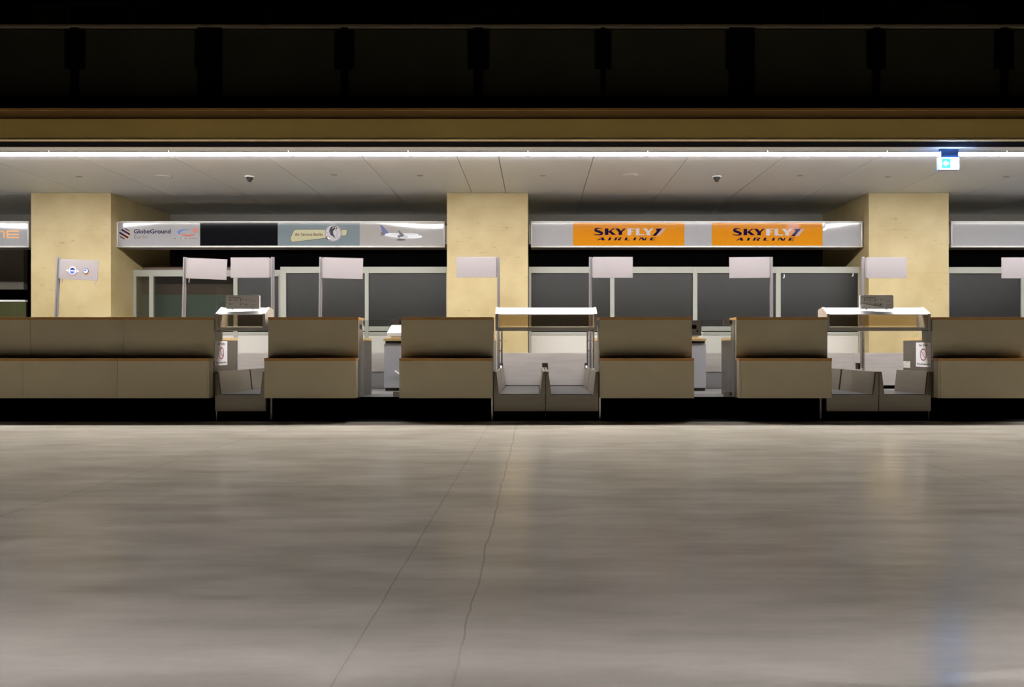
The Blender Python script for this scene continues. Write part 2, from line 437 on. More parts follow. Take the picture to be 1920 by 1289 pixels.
# ------------------------------------------------------------------ ceiling fittings
xs0 = (990 - CX) / (F/9.245); LP = 1.468
lamp0 = None
for k in range(-7, 7):
    a = xs0 + k*LP; cx = a + LP/2
    px = CX + cx*F/9.245
    if -120 < px < 2040:
        n = k + 6
    lab = 'recessed linear ceiling lamp in the unbroken row along the beam'
    if lamp0 is None:
        lamp0 = thing('ceiling_lamp', lab, 'lamp', (cx, 9.245, CEIL), 'linear lamps along the beam')
        w = LP/2 - .012
        boxes('housing', M_ceil, lamp0, (cx-LP/2+.001, cx+LP/2-.001, Z_L0, Z_L1, CEIL+.012, CEIL+.05))
        bm = bmesh.new(); prism(bm, [(Z_L0+.004, CEIL+.011), (Z_L0+.004, CEIL-.004), (Z_L0+.018, CEIL-.020), (Z_L1-.018, CEIL-.020), (Z_L1-.004, CEIL-.004), (Z_L1-.004, CEIL+.011)], 'x', cx-w, cx+w)
        obj('diffuser', bm, M_lamp, lamp0)
        boxes('front_lip', M_ceil, lamp0, (cx-LP/2+.001, cx+LP/2-.001, Z_L0, Z_L0+.003, CEIL-.021, CEIL+.011))
    else:
        dup(lamp0, (cx, 9.245, CEIL), lab)

def ceil_at(px, py):
    z = 2.40*F/(CY-py); return X(px, z), z
for px, py, lab in ((306, 331, 'round flush ceiling speaker above the sign with the black panel'), (1181, 329, 'round flush ceiling speaker above the sign with two orange panels')):
    x, y = ceil_at(px, py); t = thing('ceiling_speaker', lab, 'speaker', (x, y, CEIL), 'round ceiling speakers')
    bm = bmesh.new(); cyl(bm, (x, y, CEIL-.006), (x, y, CEIL-.0005), .118, .121, 32); obj('rim', bm, M_speak, t)
    bm = bmesh.new(); cyl(bm, (x, y, CEIL-.010), (x, y, CEIL-.0065), .105, .107, 32); obj('grille', bm, M_ceil, t)
for px, py, lab in ((468, 331, 'dark cone-shaped smoke detector above the sign with the black panel'), (1344, 331, 'dark cone-shaped smoke detector above the second orange sign panel')):
    x, y = ceil_at(px, py); t = thing('smoke_detector', lab, 'smoke detector', (x, y, CEIL), 'smoke detectors')
    bm = bmesh.new(); cyl(bm, (x, y, CEIL-.015), (x, y, CEIL-.0005), .062, .066, 24); obj('base', bm, M_ceil, t)
    bm = bmesh.new(); cyl(bm, (x, y, CEIL-.075), (x, y, CEIL-.0155), .022, .05, 24); obj('sensor_head', bm, M_exitb2, t)
for px, py, lab in ((148, 331, 'small flush ceiling disc in front of the left pillar'), (626, 328, 'small flush ceiling disc above the blue-grey sign panel'),
                    (787, 329, 'small flush ceiling disc above the jet picture'), (1018, 329, 'small flush ceiling disc beside the middle pillar'),
                    (1500, 329, 'small flush ceiling disc above the plain right end of the orange sign'), (1665, 331, 'small flush ceiling disc in front of the right pillar'),
                    (1886, 331, 'small flush ceiling disc to the right of the exit sign')):
    x, y = ceil_at(px, py); bm = bmesh.new(); cyl(bm, (x, y, CEIL-.005), (x, y, CEIL-.0005), .042, .046, 20)
    tag(obj('ceiling_sprinkler', bm, M_speak, origin=None), lab, 'ceiling disc', 'small ceiling discs')

# exit sign
ZE = 9.06
ex = thing('exit_sign', 'lit green and white exit sign with an arrow hanging under the lamp row', 'sign', (X(1779, ZE), ZE, CEIL))
x0, x1 = X(1759.5, ZE), X(1798, ZE)
boxes('mount', M_exitb, ex, (X(1764, ZE), X(1797, ZE), ZE-.005, ZE+.05, H(296, ZE)+.001, CEIL-.001), bevel=.004)
boxes('housing', M_exitb, ex, (x0, x1, ZE-.004, ZE+.04, H(319, ZE), H(296, ZE)), bevel=.004)
boxes('lit_face', M_exitw, ex, (x0+.004, x1-.004, ZE-.012, ZE-.005, H(318, ZE), H(296.6, ZE)))
def fe(u, v, l): return (X(u, ZE), ZE-.012-.0012*l, H(v, ZE))
p = Print(fe)
p.rect(1764.5, 1781.5, 297.8, 316.2, M_exitc, 1)
p.poly([(1767, 307), (1772.8, 302), (1772.8, 305), (1777.5, 305), (1777.5, 309), (1772.8, 309), (1772.8, 312)], M_exitw, 2)
p.done('arrow_symbol', ex); p = Print(fe)
p.rect(1794.3, 1795.2, 299, 316, M_exitc, 1); p.done('border_line', ex)

# ------------------------------------------------------------------ staff platforms
ZPL = 8.50
def platform(xa, xb, label, trims):
    t = thing('staff_platform', label, 'platform', ((xa+xb)/2, ZPL, 0), 'platforms under the counters')
    boxes('front_panel', M_black, t, (xa, xb, ZPL, ZPL+.03, .007, .252))
    boxes('top', M_plat, t, (xa, xb, ZPL+.031, 10.14, .235, .255))
    boxes('base', M_dark, t, (xa+.01, xb-.01, ZPL+.04, 10.13, .007, .23))
    for s in trims:
        boxes('edge_trim', M_alu, t, (s-.009, s+.009, ZPL-.03, ZPL-.002, .007, .256))
BAY = [(X(401, 8.34), X(497, 8.34)), (X(925, 8.34), X(1123, 8.34)), (X(1551, 8.34), X(1748, 8.34))]
XEND = 9.5
g = .012
platform(-XEND, BAY[0][0]-g, 'long black plinth under the three joined counters', [BAY[0][0]-.022])
platform(BAY[0][1]+g, BAY[1][0]-g, 'black plinth between the single conveyor and the middle conveyor pair', [BAY[0][1]+.022, BAY[1][0]-.022])
platform(BAY[1][1]+g, BAY[2][0]-g, 'black plinth under the two counters joined by the gate with the lock box', [BAY[1][1]+.022, BAY[2][0]-.022])
platform(BAY[2][1]+g, XEND, 'black plinth under the counter beyond the conveyor with the paper notice', [BAY[2][1]+.022])

# ------------------------------------------------------------------ check-in counters
ZC, ZU = 8.22, 8.343
HB, HL, HLT = H(747, ZC), H(677.5, ZC), H(672, ZC)
HU, HUT = H(600, ZU), H(595, ZU)
ZUB, ZD = 8.625, 9.017
HD = .93
def counter(xa, xb, label, left_open, right_open, latch=0):
    t = thing('check_in_counter', label, 'counter', ((xa+xb)/2, ZC, .256), 'check-in counters')
    a, b = xa+.002, xb-.002
    ia, ib = a+.02, b-.02
    boxes('front_panel', M_lam, t, (ia+.004 if left_open else a, ib-.004 if right_open else b, ZC, ZC+.02, HB, HL), bevel=.0015)
    # edge strips of the front panel at free ends
    if right_open: boxes('end_strip', M_lam, t, (ib-.003, b, ZC+.004, ZC+.1, HB, HL), bevel=.001)
    if left_open: boxes('end_strip', M_lam, t, (a, ia+.003, ZC+.004, ZC+.1, HB, HL), bevel=.001)
    boxes('ledge', M_wood, t, (a, b, ZC-.004, ZU-.001, HL+.001, HLT), bevel=.002)
    ed = .012
    boxes('upper_panel', M_lam, t, (a, b, ZU, ZU+.02, HLT-.03, HU-.0005), bevel=.0015)
    boxes('counter_top', M_wood, t, (a, b, ZU-.003, ZUB, HU, HUT), bevel=.002)
    boxes('rear_panel', M_lam, t, (ia, ib, ZUB-.03, ZUB-.01, HD+.001, HU-.001))
    boxes('desk_top', M_ply, t, (a, b, ZUB-.05, ZD, HD-.03, HD), bevel=.002)
    for s0, s1, op in ((a, ia-.001, left_open), (ib+.001, b, right_open)):
        bm = bmesh.new()
        prism(bm, [(ZU+.021, .257), (ZD-.01, .257), (ZD-.01, HD-.031), (ZUB-.051, HD-.031), (ZUB-.051, HU-.001), (ZU+.021, HU-.001)], 'x', s0, s1)
        obj('side_panel', bm, M_cside, t)
        bm = bmesh.new(); box(bm, s0, s1, ZC+.101, ZU+.020, HB, HL-.001); obj('side_panel', bm, M_cside, t)
    if latch:
        s = b if latch > 0 else a
        boxes('latch_plate', M_alu, t, (min(s, s+latch*.02), max(s, s+latch*.02), ZU+.10, ZU+.15, H(617, ZU), H(608, ZU)), bevel=.002)
    return t
cL1 = (X(-134, ZC), X(43, ZC)); cL2 = (X(43, ZC), X(220, ZC)); cL3 = (X(220, ZC), BAY[0][0])
c2 = (X(495, ZC), X(667.5, ZC)); c3 = (X(748, ZC), BAY[1][0]-.001); c4 = (X(1125, ZC), X(1302, ZC)); c5 = (X(1385.5, ZC), X(1560, ZC)); c6 = (BAY[2][1]+.002, X(1934, ZC))
c7 = (c6[1], c6[1]+1.04)
counter(*cL1, 'olive grey check-in counter at the far left end of the three joined counters', 0, 0)
counter(*cL2, 'middle one of the three joined olive grey check-in counters', 0, 0)
counter(*cL3, 'check-in counter of the joined run that ends at the single baggage conveyor', 0, 1)
counter(*c2, 'free-standing check-in counter right beside the single baggage conveyor', 1, 1, 1)
counter(*c3, 'check-in counter in front of the middle pillar, left of the double conveyor', 1, 1)
counter(*c4, 'check-in counter below the first orange sign panel, with the lock box at its end', 1, 1)
counter(*c5, 'check-in counter below the second orange sign panel, holding the glass gate hinges', 1, 1)
counter(*c6, 'check-in counter at the far right, past the notice paper on steel', 1, 0)

# rear cabinets in the two gate gaps, with a tag printer on each
ZK = 9.60
def cabinet(xa, xb, label):
    t = thing('rear_cabinet', label, 'cabinet', ((xa+xb)/2, ZK, .256))
    boxes('body', M_cab, t, (xa+.006, xb, ZK+.01, ZK+.46, .296, .868), bevel=.002)
    boxes('upper_recess', M_dark, t, (xa+.02, xb-.01, ZK+.03, ZK+.46, .869, .899))
    boxes('base', M_dark, t, (xa+.02, xb-.01, ZK+.02, ZK+.46, .2565, .295))
    boxes('worktop', M_ply, t, (xa, xb, ZK, ZK+.48, .90, .931), bevel=.002)
    return t
ka = cabinet(X(719, ZK), X(719, ZK)+.75, 'grey cabinet with pale wood top behind the gate beside the middle pillar')
kb = cabinet(X(1324, ZK)-.75, X(1324, ZK), 'grey cabinet with pale wood top behind the gate with the lock box')
# small broken handle catch on the first cabinet
bm = bmesh.new(); tube(bm, [(X(740, ZK), ZK+.002, H(696, ZK)), (X(744, ZK), ZK-.004, H(699, ZK)), (X(749, ZK), ZK-.002, H(702, ZK))], .007); obj('handle', bm, M_appl, ka)
def printer(x0, x1, label):
    t = thing('tag_printer', label, 'printer', ((x0+x1)/2, ZK+.1, .931), 'tag printers on the rear cabinets')
    y0, y1 = ZK+.04, ZK+.40
    bm = bmesh.new()
    prism(bm, [(y0, .9325), (y1, .9325), (y1, 1.115), (y1-.06, 1.115), (y0, 1.008)], 'x', x0, x1)
    obj('body', bm, M_appl, t, bevel=.006)
    boxes('front_slot', M_mgrey, t, (x0+.05, x1-.05, y0-.004, y0-.0005, .955, .962))
    return t
printer(X(724, ZK+.04)+.01, X(724, ZK+.04)+.36, 'white sloping printer on the cabinet beside the middle pillar')
printer(X(1317, ZK+.04)-.36, X(1317, ZK+.04), 'white sloping printer on the cabinet behind the lock box')

# ------------------------------------------------------------------ glass swing gates
ZGT = 8.47
def gate(xa, xb, hinge_x, side, label):
    t = thing('glass_gate', label, 'gate', (hinge_x, ZGT, .256), 'glass swing gates')
    boxes('glass_pane', G_gate, t, (xa, xb, ZGT, ZGT+.01, .275, H(601, ZGT)))
    for y0, y1 in ((H(609.5, ZGT), H(600, ZGT)-.0), (.262, .262+.055)):
        h = boxes('hinge', M_grey, t, (min(hinge_x, hinge_x-side*.10), max(hinge_x, hinge_x-side*.10), ZGT-.012, ZGT-.001, y0, y1), bevel=.002)
        hh = boxes('pivot', M_ink, h, (min(hinge_x-side*.025, hinge_x-side*.012), max(hinge_x-side*.025, hinge_x-side*.012), ZGT-.02, ZGT-.0125, y0+.012, y1-.012))
    return t
ga = gate(c2[1]+.028, c3[0]-.008, c3[0]-.01, 1, 'frameless glass swing gate beside the white printer and the middle pillar')
gb = gate(c4[1]+.008, c5[0]-.008, c5[0]-.01, 1, 'frameless glass swing gate with the grey lock box')
x0, x1 = c4[1]-.02, c4[1]+.088
lk = boxes('lock_box', M_grey, gb, (c4[1]+.004, X(1315.5, 8.43), ZGT-.035, ZGT-.001, H(630, 8.44), H(601, 8.44)), bevel=.002)
boxes('window', M_ink, lk, (c4[1]+.006, X(1306, 8.43), ZGT-.038, ZGT-.0355, H(617, 8.43), H(609.5, 8.43)))
bm = bmesh.new(); cyl(bm, (X(1308, 8.43), ZGT-.0385, H(621, 8.43)), (X(1308, 8.43), ZGT-.0355, H(621, 8.43)), .011, seg=16)
box(bm, X(1307.4, 8.43), X(1308.6, 8.43), ZGT-.0385, ZGT-.0355, H(624.5, 8.43), H(622, 8.43)); obj('keyhole', bm, M_ink, lk)

# ------------------------------------------------------------------ baggage conveyors
ZV = 8.36
def lane(xa, xb, label, short_right=False, belt_end=10.155):
    t = thing('baggage_conveyor', label, 'conveyor', ((xa+xb)/2, ZV, 0), 'baggage conveyors between the counters')
    a, b = xa+.004, xb-.004
    hb, hg = .293, H(697.5, ZV)
    boxes('front_plate', M_steeld, t, (a, b, ZV+.004, ZV+.03, H(771.5, ZV), H(741.5, ZV)), bevel=.002)
    boxes('kick_plate', M_black, t, (a, b, ZV+.05, ZV+.08, .007, H(771.5, ZV)-.001))
    boxes('frame', M_dark, t, (a+.005, b-.005, ZV+.081, 10.15, .007, .262))
    gw = .028
    for y0, y1 in ((ZV+.05, 9.285), (9.31, belt_end)):
        bm = bmesh.new(); box(bm, a+.062, b-.062, y0, y1, .264, hb)
        obj('belt', bm, M_rubber, t, bevel=.008)
    for s, (e, d) in (('l', (a, 1)), ('r', (b, -1))):
        for k, (y0, y1) in enumerate(((ZV, 9.285), (9.295, 10.155))):
            if short_right and s == 'r':
                if k: continue
                y1 = 9.10
            bm = bmesh.new()
            lowz = H(747, ZV) if k == 0 else .264
            pts = [(e, .2635), (e, hg), (e+d*gw, hg), (e+d*.06, .2635)]
            prism(bm, pts, 'y', y0+.031, y1)
            if k == 0: prism(bm, [(e, lowz), (e, hg), (e+d*gw, hg), (e+d*.058, .30), (e+d*.058, lowz)], 'y', y0, y0+.003)
            gd = obj('side_guard', bm, M_steeld, t)
            if k == 0:
                bm = bmesh.new(); cyl(bm, (e+d*.012, y0-.003, hg-.012), (e+d*.012, y0-.0002, hg-.012), .006, seg=10); obj('bolt', bm, M_ink, gd)
    if belt_end < 10: boxes('transfer_plate', M_steel, t, (a+.16 if not short_right else a+.062, b-.062 if not short_right else b-.16, belt_end+.01, 10.155, .264, hb))
    boxes('belt_edge', M_ink, t, (a+.062, b-.062, ZV+.035, ZV+.046, .264, .289))
    return t
lane(*BAY[0], 'single baggage conveyor between two counters, under the short glass hood', belt_end=9.80)
mid = X(1023, 8.34)
lane(BAY[1][0], mid, 'baggage conveyor on the pillar side of the middle pair')
lane(mid, BAY[1][1], 'baggage conveyor of the middle pair, on the side of the orange signs')
mid2 = X(1649.5, 8.34)
lane(BAY[2][0], mid2, 'baggage conveyor nearer the middle pillar in the pair before the right pillar')
lane(mid2, BAY[2][1], 'baggage conveyor right beside the notice paper at the right pillar', True, belt_end=9.80)

# long steel collector conveyor behind all desks
ZS = 10.2
cc = thing('collector_conveyor', 'long steel walled conveyor running behind all the desks', 'conveyor', (0, ZS, 0))
HS = H(663, ZS)
HM = H(697, ZS)
cuts = sorted([-XEND, X(490, ZS), X(1583, ZS)+.35, XEND] + [BAY[1][0]-.25, BAY[1][1]+.25, BAY[2][0]-.35])
cuts = [-XEND, -3.0, BAY[1][0]-.1, BAY[1][1]+.1, 2.9, X(1600, ZS), XEND]
slots = [(X(936, ZS), X(943.5, ZS)), (X(1016.5, ZS), X(1027.5, ZS)), (X(1096, ZS), X(1103, ZS)), (X(1604, ZS), X(1614, ZS))]
sz0, sz1 = H(693, ZS), H(681, ZS)
bm = bmesh.new()
for a, b in zip(cuts, cuts[1:]):
    xs = [a+.0015]
    for s in slots:
        if a < s[0] < b:
            box(bm, xs[-1], s[0], ZS, ZS+.02, HM if 0 else .30, HS)
            box(bm, s[0], s[1], ZS, ZS+.02, sz1, HS); box(bm, s[0], s[1], ZS, ZS+.02, .30, sz0); xs.append(s[1])
    box(bm, xs[-1], b-.0015, ZS, ZS+.02, .30, HS)
obj('front_panel', bm, M_steel, cc)
boxes('slot_back', M_steeld, cc, (-XEND, XEND, ZS+.05, ZS+.06, .30, HS-.02))
boxes('frame', M_dark, cc, (-XEND, XEND, ZS+.03, ZS+1.0, 0.002, .29))
boxes('ledge', M_alu, cc, (X(660, ZS), X(760, ZS), ZS-.012, ZS-.001, HM-.006, HM), (X(1290, ZS), X(1400, ZS), ZS-.012, ZS-.001, HM-.006, HM))
boxes('lower_plate', M_alusat, cc, (X(660, ZS), X(760, ZS), ZS-.008, ZS-.001, .257, HM-.008), (X(1290, ZS), X(1400, ZS), ZS-.008, ZS-.001, .257, HM-.008))
boxes('belt', M_rubber, cc, (-XEND, XEND, ZS+.08, ZS+.85, .50, .53))
boxes('rear_wall', M_steel, cc, (-XEND, XEND, ZS+.9, ZS+.92, .291, HS))
# roller ends standing in two of the slots
for s in (slots[0], slots[2]):
    bm = bmesh.new(); cyl(bm, ((s[0]+s[1])/2, ZS-.018, H(721, ZS)), ((s[0]+s[1])/2, ZS-.018, H(686, ZS)), .014, seg=12); obj('roller', bm, M_alu, cc, smooth=True)

# ------------------------------------------------------------------ glass hoods over the conveyors
ZH = 8.36
def hood(xa, xb, label):
    t = thing('glass_hood', label, 'hood', ((xa+xb)/2, ZH, H(620, ZH)), 'glass hoods over the conveyors')
    a, b = xa+.006, xb-.006
    hb, hf, hk, zb = H(620, ZH), H(589.5, ZH), H(577.5, ZH+.15), ZH+.15
    for s0, s1 in ((a, a+.03), (b-.03, b)):
        bm = bmesh.new()
        prism(bm, [(ZH, hb), (ZH, hf+.006), (zb, hk+.006), (zb+.12, hk-.02), (zb+.12, hb+.02), (ZH+.20, hb)], 'x', s0, s1)
        obj('end_plate', bm, M_hood, t, bevel=.003)
    bm = bmesh.new(); d = .008
    prism(bm, [(ZH+.002, hf-d), (ZH+.002, hf), (zb, hk), (zb, hk-d)], 'x', a+.031, b-.031)
    obj('sloping_lid', bm, M_lid, t)
    boxes('front_glass', G_hood, t, (a+.031, b-.031, ZH+.006, ZH+.012, hb+.036, hf-.009))
    boxes('rear_glass', G_hood, t, (a+.031, b-.031, zb+.09, zb+.096, hb+.06, hk-.03))
    boxes('bottom_rail', M_hood, t, (a+.031, b-.031, ZH+.004, ZH+.03, hb+.004, hb+.035), bevel=.002)
    boxes('lower_edge', M_ink, t, (a+.031, b-.031, ZH+.006, ZH+.19, hb-.002, hb+.003))
    for s in (a+.05, b-.09):
        boxes('bracket', M_grey, t, (s, s+.04, ZH+.032, ZH+.10, hb+.004, hb+.035))
    return t
hoodL = hood(BAY[0][0], BAY[0][1], 'short glass hood with white lid carrying an info box, over the single conveyor')
hoodM = hood(BAY[1][0]+.015, BAY[1][1]-.012, 'long glass hood with empty white lid over the middle conveyors')
hoodR = hood(BAY[2][0], BAY[2][1], 'long glass hood with an info box on its white lid, by the right pillar')

# white info boxes standing on the lids
def info(pxa, pxb, label, yaw, cable):
    th, h = .03, .156
    zi, hbot = ZH+.080, 1.2535                  # stands upright on the sloping lid, two little feet in front
    x0, x1 = X(pxa, ZH+.05), X(pxb, ZH+.05); cx = (x0+x1)/2; w = x1-x0
    t = thing('info_box', label, 'info box', (cx, zi, hbot), 'white info boxes on the hood lids')
    zi -= th
    def rr(pad, r, n=6):
        pts = []
        for cxx, czz, a0 in ((w/2-pad-r, h-pad-r, 0), (-w/2+pad+r, h-pad-r, 90), (-w/2+pad+r, pad+r, 180), (w/2-pad-r, pad+r, 270)):
            for i in range(n+1):
                a = math.radians(a0+90*i/n); pts.append((cx+cxx+r*math.cos(a), hbot+czz+r*math.sin(a)))
        return pts
    bm = bmesh.new(); prism(bm, rr(0, .016), 'y', zi, zi+th); obj('case', bm, M_appl, t, bevel=.003)
    bm = bmesh.new(); prism(bm, rr(.008, .010), 'y', zi-.002, zi-.0003); obj('border', bm, M_mgrey, t)
    bm = bmesh.new(); prism(bm, rr(.0095, .009), 'y', zi-.004, zi-.0021); obj('face', bm, M_face, t)
    for q in (.2, .8): boxes('foot', M_appl, t, (cx-w/2+q*w-.008, cx-w/2+q*w+.008, zi+.003, zi+.015, hbot-.0105, hbot-.0005))
    def f(u, v, l): return (cx - w/2 + u*w, zi-.004-.0008*l, hbot + h - v*h)
    p = Print(f)
    def dash(u0, u1, v, hh, m=M_mgrey):
        u = u0
        while u < u1:
            d = random.uniform(.012, .03); p.rect(u, min(u1, u+d), v-hh/2, v+hh/2, m); u += d+.006
    dash(.10, .45, .165, .030, M_ink); dash(.10, .52, .215, .022)
    for k, (u, v) in enumerate(((.125, .36), (.285, .36), (.445, .36), (.605, .36), (.125, .66), (.445, .66), (.605, .68))):
        p.ellipse(u, v, .017, .042, M_ink if k in (0, 1, 2, 6) else M_mgrey)
        for q in range(3):
            a = random.uniform(-.8, .8); l = random.uniform(.02, .04); uu = u+.06+random.uniform(-.01, .03); vv = v+random.uniform(-.05, .09)
            p.stroke([(uu-l*math.cos(a), vv-l*2.5*math.sin(a), .007), (uu, vv, .008), (uu+l*math.cos(a), vv+l*2.5*math.sin(a), .006)], M_mgrey, 1, 2)
        dash(u-.02, u+.03, v+.17, .016); dash(u+.045, u+.10, v-.07, .014)
    dash(.75, .82, .30, .022); dash(.745, .93, .70, .026); dash(.745, .88, .82, .022, M_ink)
    for q in range(4): p.stroke([(.74+.04*q, .47, .008), (.76+.04*q, .40, .008), (.775+.04*q, .48, .007)], M_mgrey, 1, 2)
    p.done('instructions_print', t)
    if cable:
        bm = bmesh.new(); pts = []
        P = [(.02, .93), (.03, .80), (.08, .68), (.14, .66), (.22, .72), (.35, .78), (.48, .82), (.58, .86), (.64, .93)]
        for u, v in P: pts.append((cx-w/2+u*w, zi-.012, hbot+h-v*h))
        tube(bm, pts, .004); obj('cable', bm, M_appl, t, smooth=True)
    t.rotation_euler = (0, 0, math.radians(yaw))
    return t
info(423.5, 486, 'white info box with printed instructions on the short glass hood', 2, False)
info(1613.5, 1675, 'white info box with a loose white cable on the hood by the right pillar', -2, True)

# ------------------------------------------------------------------ paper notices on the counters' steel sides
def notice(xp, nx, label, z0, z1, h0, h1):
    t = thing('notice_sign', label, 'notice', (xp, (z0+z1)/2, h0), 'paper notices on the counter sides')
    boxes('sheet', M_paper, t, (min(xp, xp+nx*.002), max(xp, xp+nx*.002), z0, z1, h0, h1))
    # u runs left to right for a reader standing in front of the sheet
    def f(u, v, l):
        y = z0 + u*(z1-z0) if nx > 0 else z1 - u*(z1-z0)
        return (xp + nx*(.0025+.0008*l), y, h1 - v*(h1-h0))
    p = Print(f)
    p.text('Nur Koffer', .22, .80, .06, .16, M_ink, 1, .012)
    p.done('heading_text', t); p = Print(f)
    p.text('Keine sperrigen G\u00fcter', .08, .92, .84, .94, M_ink, 1, .008)
    p.done('footer_text', t); p = Print(f)
    asp = (h1-h0)/(z1-z0)
    p.ring(.5, .5, .25*asp, .25, .045*asp, .045, M_dred, 2)
    p.stroke([(.5-.165*asp, .335, .03), (.5, .5, .03), (.5+.165*asp, .665, .03)], M_dred, 2, 2)
    for k in range(5):
        w = (.10, .14, .15, .13, .08)[k]*asp
        p.rect(.5-w, .5+w, .40+.05*k, .412+.05*k, M_lgrey, 1)
    p.done('prohibition_symbol', t)
    return t
zl = BAY[0][0]
notice(cL3[1]-.0005, 1, 'paper prohibition notice on the steel side of the joined counter run', 8.366, 8.70, H(685.5, 8.52), H(640, 8.52))
notice(c6[0]+.0005, -1, 'paper prohibition notice on the steel counter side by the right pillar', 8.366, 8.70, H(688.5, 8.5), H(642.5, 8.5))
xl = c6[0]+.0005
lb = thing('label_sign', 'small cream paper label on the steel side below the right pillar', 'label', (xl, 8.93, H(690, 8.93)))
boxes('card', M_white, lb, (xl-.002, xl, 8.83, 8.995, H(690, 8.93), H(677.5, 8.93)))
def fl(u, v, l): return (xl-.0022-.0006*l, 8.995-u*.165, H(677.5, 8.93)-v*.08)
p = Print(fl); p.rect(.35, .75, .1, .16, M_mgrey); p.rect(.1, .3, .45, .5, M_lgrey); p.rect(.1, .25, .7, .74, M_lgrey); p.done('card_print', lb)

# ------------------------------------------------------------------ sign flags on poles
ZT = 9.88
def flag(pole, side, pxa, pxb, ya, yb, label, lean=0., base=.256, tilt=0., fins=(), hooks=(), emblem=False, bay=False):
    xp = X(pole, ZT); top = H(482.5, ZT)
    t = thing('sign_post', label, 'sign post', (xp, ZT, base), 'sign flags on poles behind the counters')
    w = .018
    bm = bmesh.new()
    box(bm, xp-w, xp+w*.1, ZT-.02, ZT+.02, base+.001, top); box(bm, xp+w*.2, xp+w, ZT-.012, ZT+.02, base+.001, top)
    obj('pole', bm, M_alusat, t, bevel=.002)
    if not bay: boxes('foot', M_alusat, t, (xp-.06, xp+.06, ZT-.06, ZT+.06, base+.0045, base+.016))
    x0, x1, h0, h1 = X(pxa, ZT), X(pxb, ZT), H(yb, ZT), H(ya, ZT)
    cx, cz = (x0+x1)/2, (h0+h1)/2
    # clamp between pole and plate
    ca, cb = (xp+w+.001, x0+.012) if side > 0 else (x1-.012, xp-w-.001)
    boxes('clamp', M_grey, t, (ca, cb, ZT-.016, ZT+.01, h0+.01, h1-.008), bevel=.002)
    bm = bmesh.new()
    def R(x, z):
        a = math.radians(tilt); return (cx+(x-cx)*math.cos(a)+(z-cz)*math.sin(a), cz-(x-cx)*math.sin(a)+(z-cz)*math.cos(a))
    prism(bm, [R(x0, h0), R(x1, h0), R(x1, h1), R(x0, h1)], 'y', ZT-.028, ZT-.0165)
    pl = obj('plate', bm, M_plate, t, bevel=.0015)
    bm = bmesh.new()
    for fx, fz in ((.04, .07), (.96, .07), (.04, .93), (.96, .93), (.6, .94)):
        q = R(x0+fx*(x1-x0), h0+fz*(h1-h0)); cyl(bm, (q[0], ZT-.031, q[1]), (q[0], ZT-.0282, q[1]), .004, seg=8)
    obj('screw_heads', bm, M_mgrey, pl)['kind'] = 'stuff'
    for hx in hooks:
        bm = bmesh.new(); xh = x0+hx*(x1-x0); z = h0-.004-math.sin(math.radians(tilt))*(xh-cx)
        tube(bm, [(xh, ZT-.02, z+.006), (xh+.003, ZT-.022, z-.018), (xh-.003, ZT-.022, z-.034), (xh-.002, ZT-.022, z-.05)], .006); obj('hook', bm, M_grey, pl)
    for fx, f0, f1 in fins:
        boxes('guide_bar', M_steeld, t, (X(fx-1.6, ZT), X(fx+1.6, ZT), ZT-.10, ZT-.045, H(f1, ZT), H(f0, ZT)), bevel=.003)
        for by in (639, 658):
            boxes('spacer', M_ink, t, (min(X(fx+1.7, ZT), xp-w-.001) if fx < pole else xp+w+.001, xp-w-.001 if fx < pole else max(X(fx-1.7, ZT), xp+w+.002), ZT-.08, ZT-.06, H(by, ZT)-.006, H(by, ZT)+.006))
    if emblem:
        def fm(u, v, l): return (X(u, ZT), ZT-.0285-.0012*l, H(v, ZT))
        s = 9.2
        def q(a, b): return (90+a/s, 470+b/s)
        p = Print(fm)
        c = q(368, 342)
        p.poly([q(255, 335), q(300, 315), q(318, 282), q(345, 266), q(378, 262), q(412, 275), q(432, 310), q(485, 352), q(440, 365), q(415, 400), q(370, 416), q(325, 405), q(300, 370)], M_paper, 1)
        p.ring(*c, 76/s, 74/s, 7/s, 7/s, M_dred, 2)
        p.ellipse(*c, 58/s, 58/s, M_paper, 2)
        p.ellipse(*q(368, 335), 46/s, 44/s, M_blue, 3, 180, 360)
        p.ellipse(*q(366, 352), 42/s, 40/s, M_blue, 3, 0, 180)
        p.stroke([(*q(340, 312), 1.0), (*q(368, 300), 1.6), (*q(400, 318), .8)], M_navy, 4)
        d = q(598, 338)
        p.ellipse(d[0]+.2, d[1]+2.2, 42/s, 46/s, M_amber, 1)
        p.ellipse(*d, 48/s, 50/s, M_purp, 2); p.ellipse(d[0]-.2, d[1]-.2, 38/s, 40/s, M_jet, 3)
        p.ellipse(d[0]-.7, d[1]-1.2, 20/s, 18/s, M_blue, 4); p.ellipse(d[0]+.9, d[1]+1.2, 18/s, 16/s, M_paper, 4)
        p.done('emblem_print', pl)
    t.rotation_euler = (0, math.radians(lean), 0)
    return t
flag(100.5, 1, 106, 177, 486, 523.5, 'sign flag with two small round emblems in front of the left pillar', 2.2, tilt=.4, hooks=(.07, .95), emblem=True)
flag(341.5, 1, 347, 421.5, 484.5, 523, 'blank white sign flag with a single hook, right of the left pillar', 1.3, tilt=1.0, hooks=(.06,))
flag(511.5, -1, 434, 506, 483.5, 521.5, 'blank white sign flag whose pole stands behind the single conveyor', 0, base=.264, bay=True)
flag(598.5, 1, 604, 678, 483.5, 522.5, 'blank white sign flag below the old pilot emblem', .8, tilt=.7)
flag(934.6, -1, 856, 930.5, 482.5, 521, 'blank white sign flag hanging before the middle pillar', 0, bay=True, fins=((941.5, 622, 681),))
flag(1107, 1, 1111.5, 1186, 482.5, 521.5, 'blank white sign flag below the first orange sign panel', 0, bay=True, fins=((1100.8, 622, 681), (1112, 622, 690)))
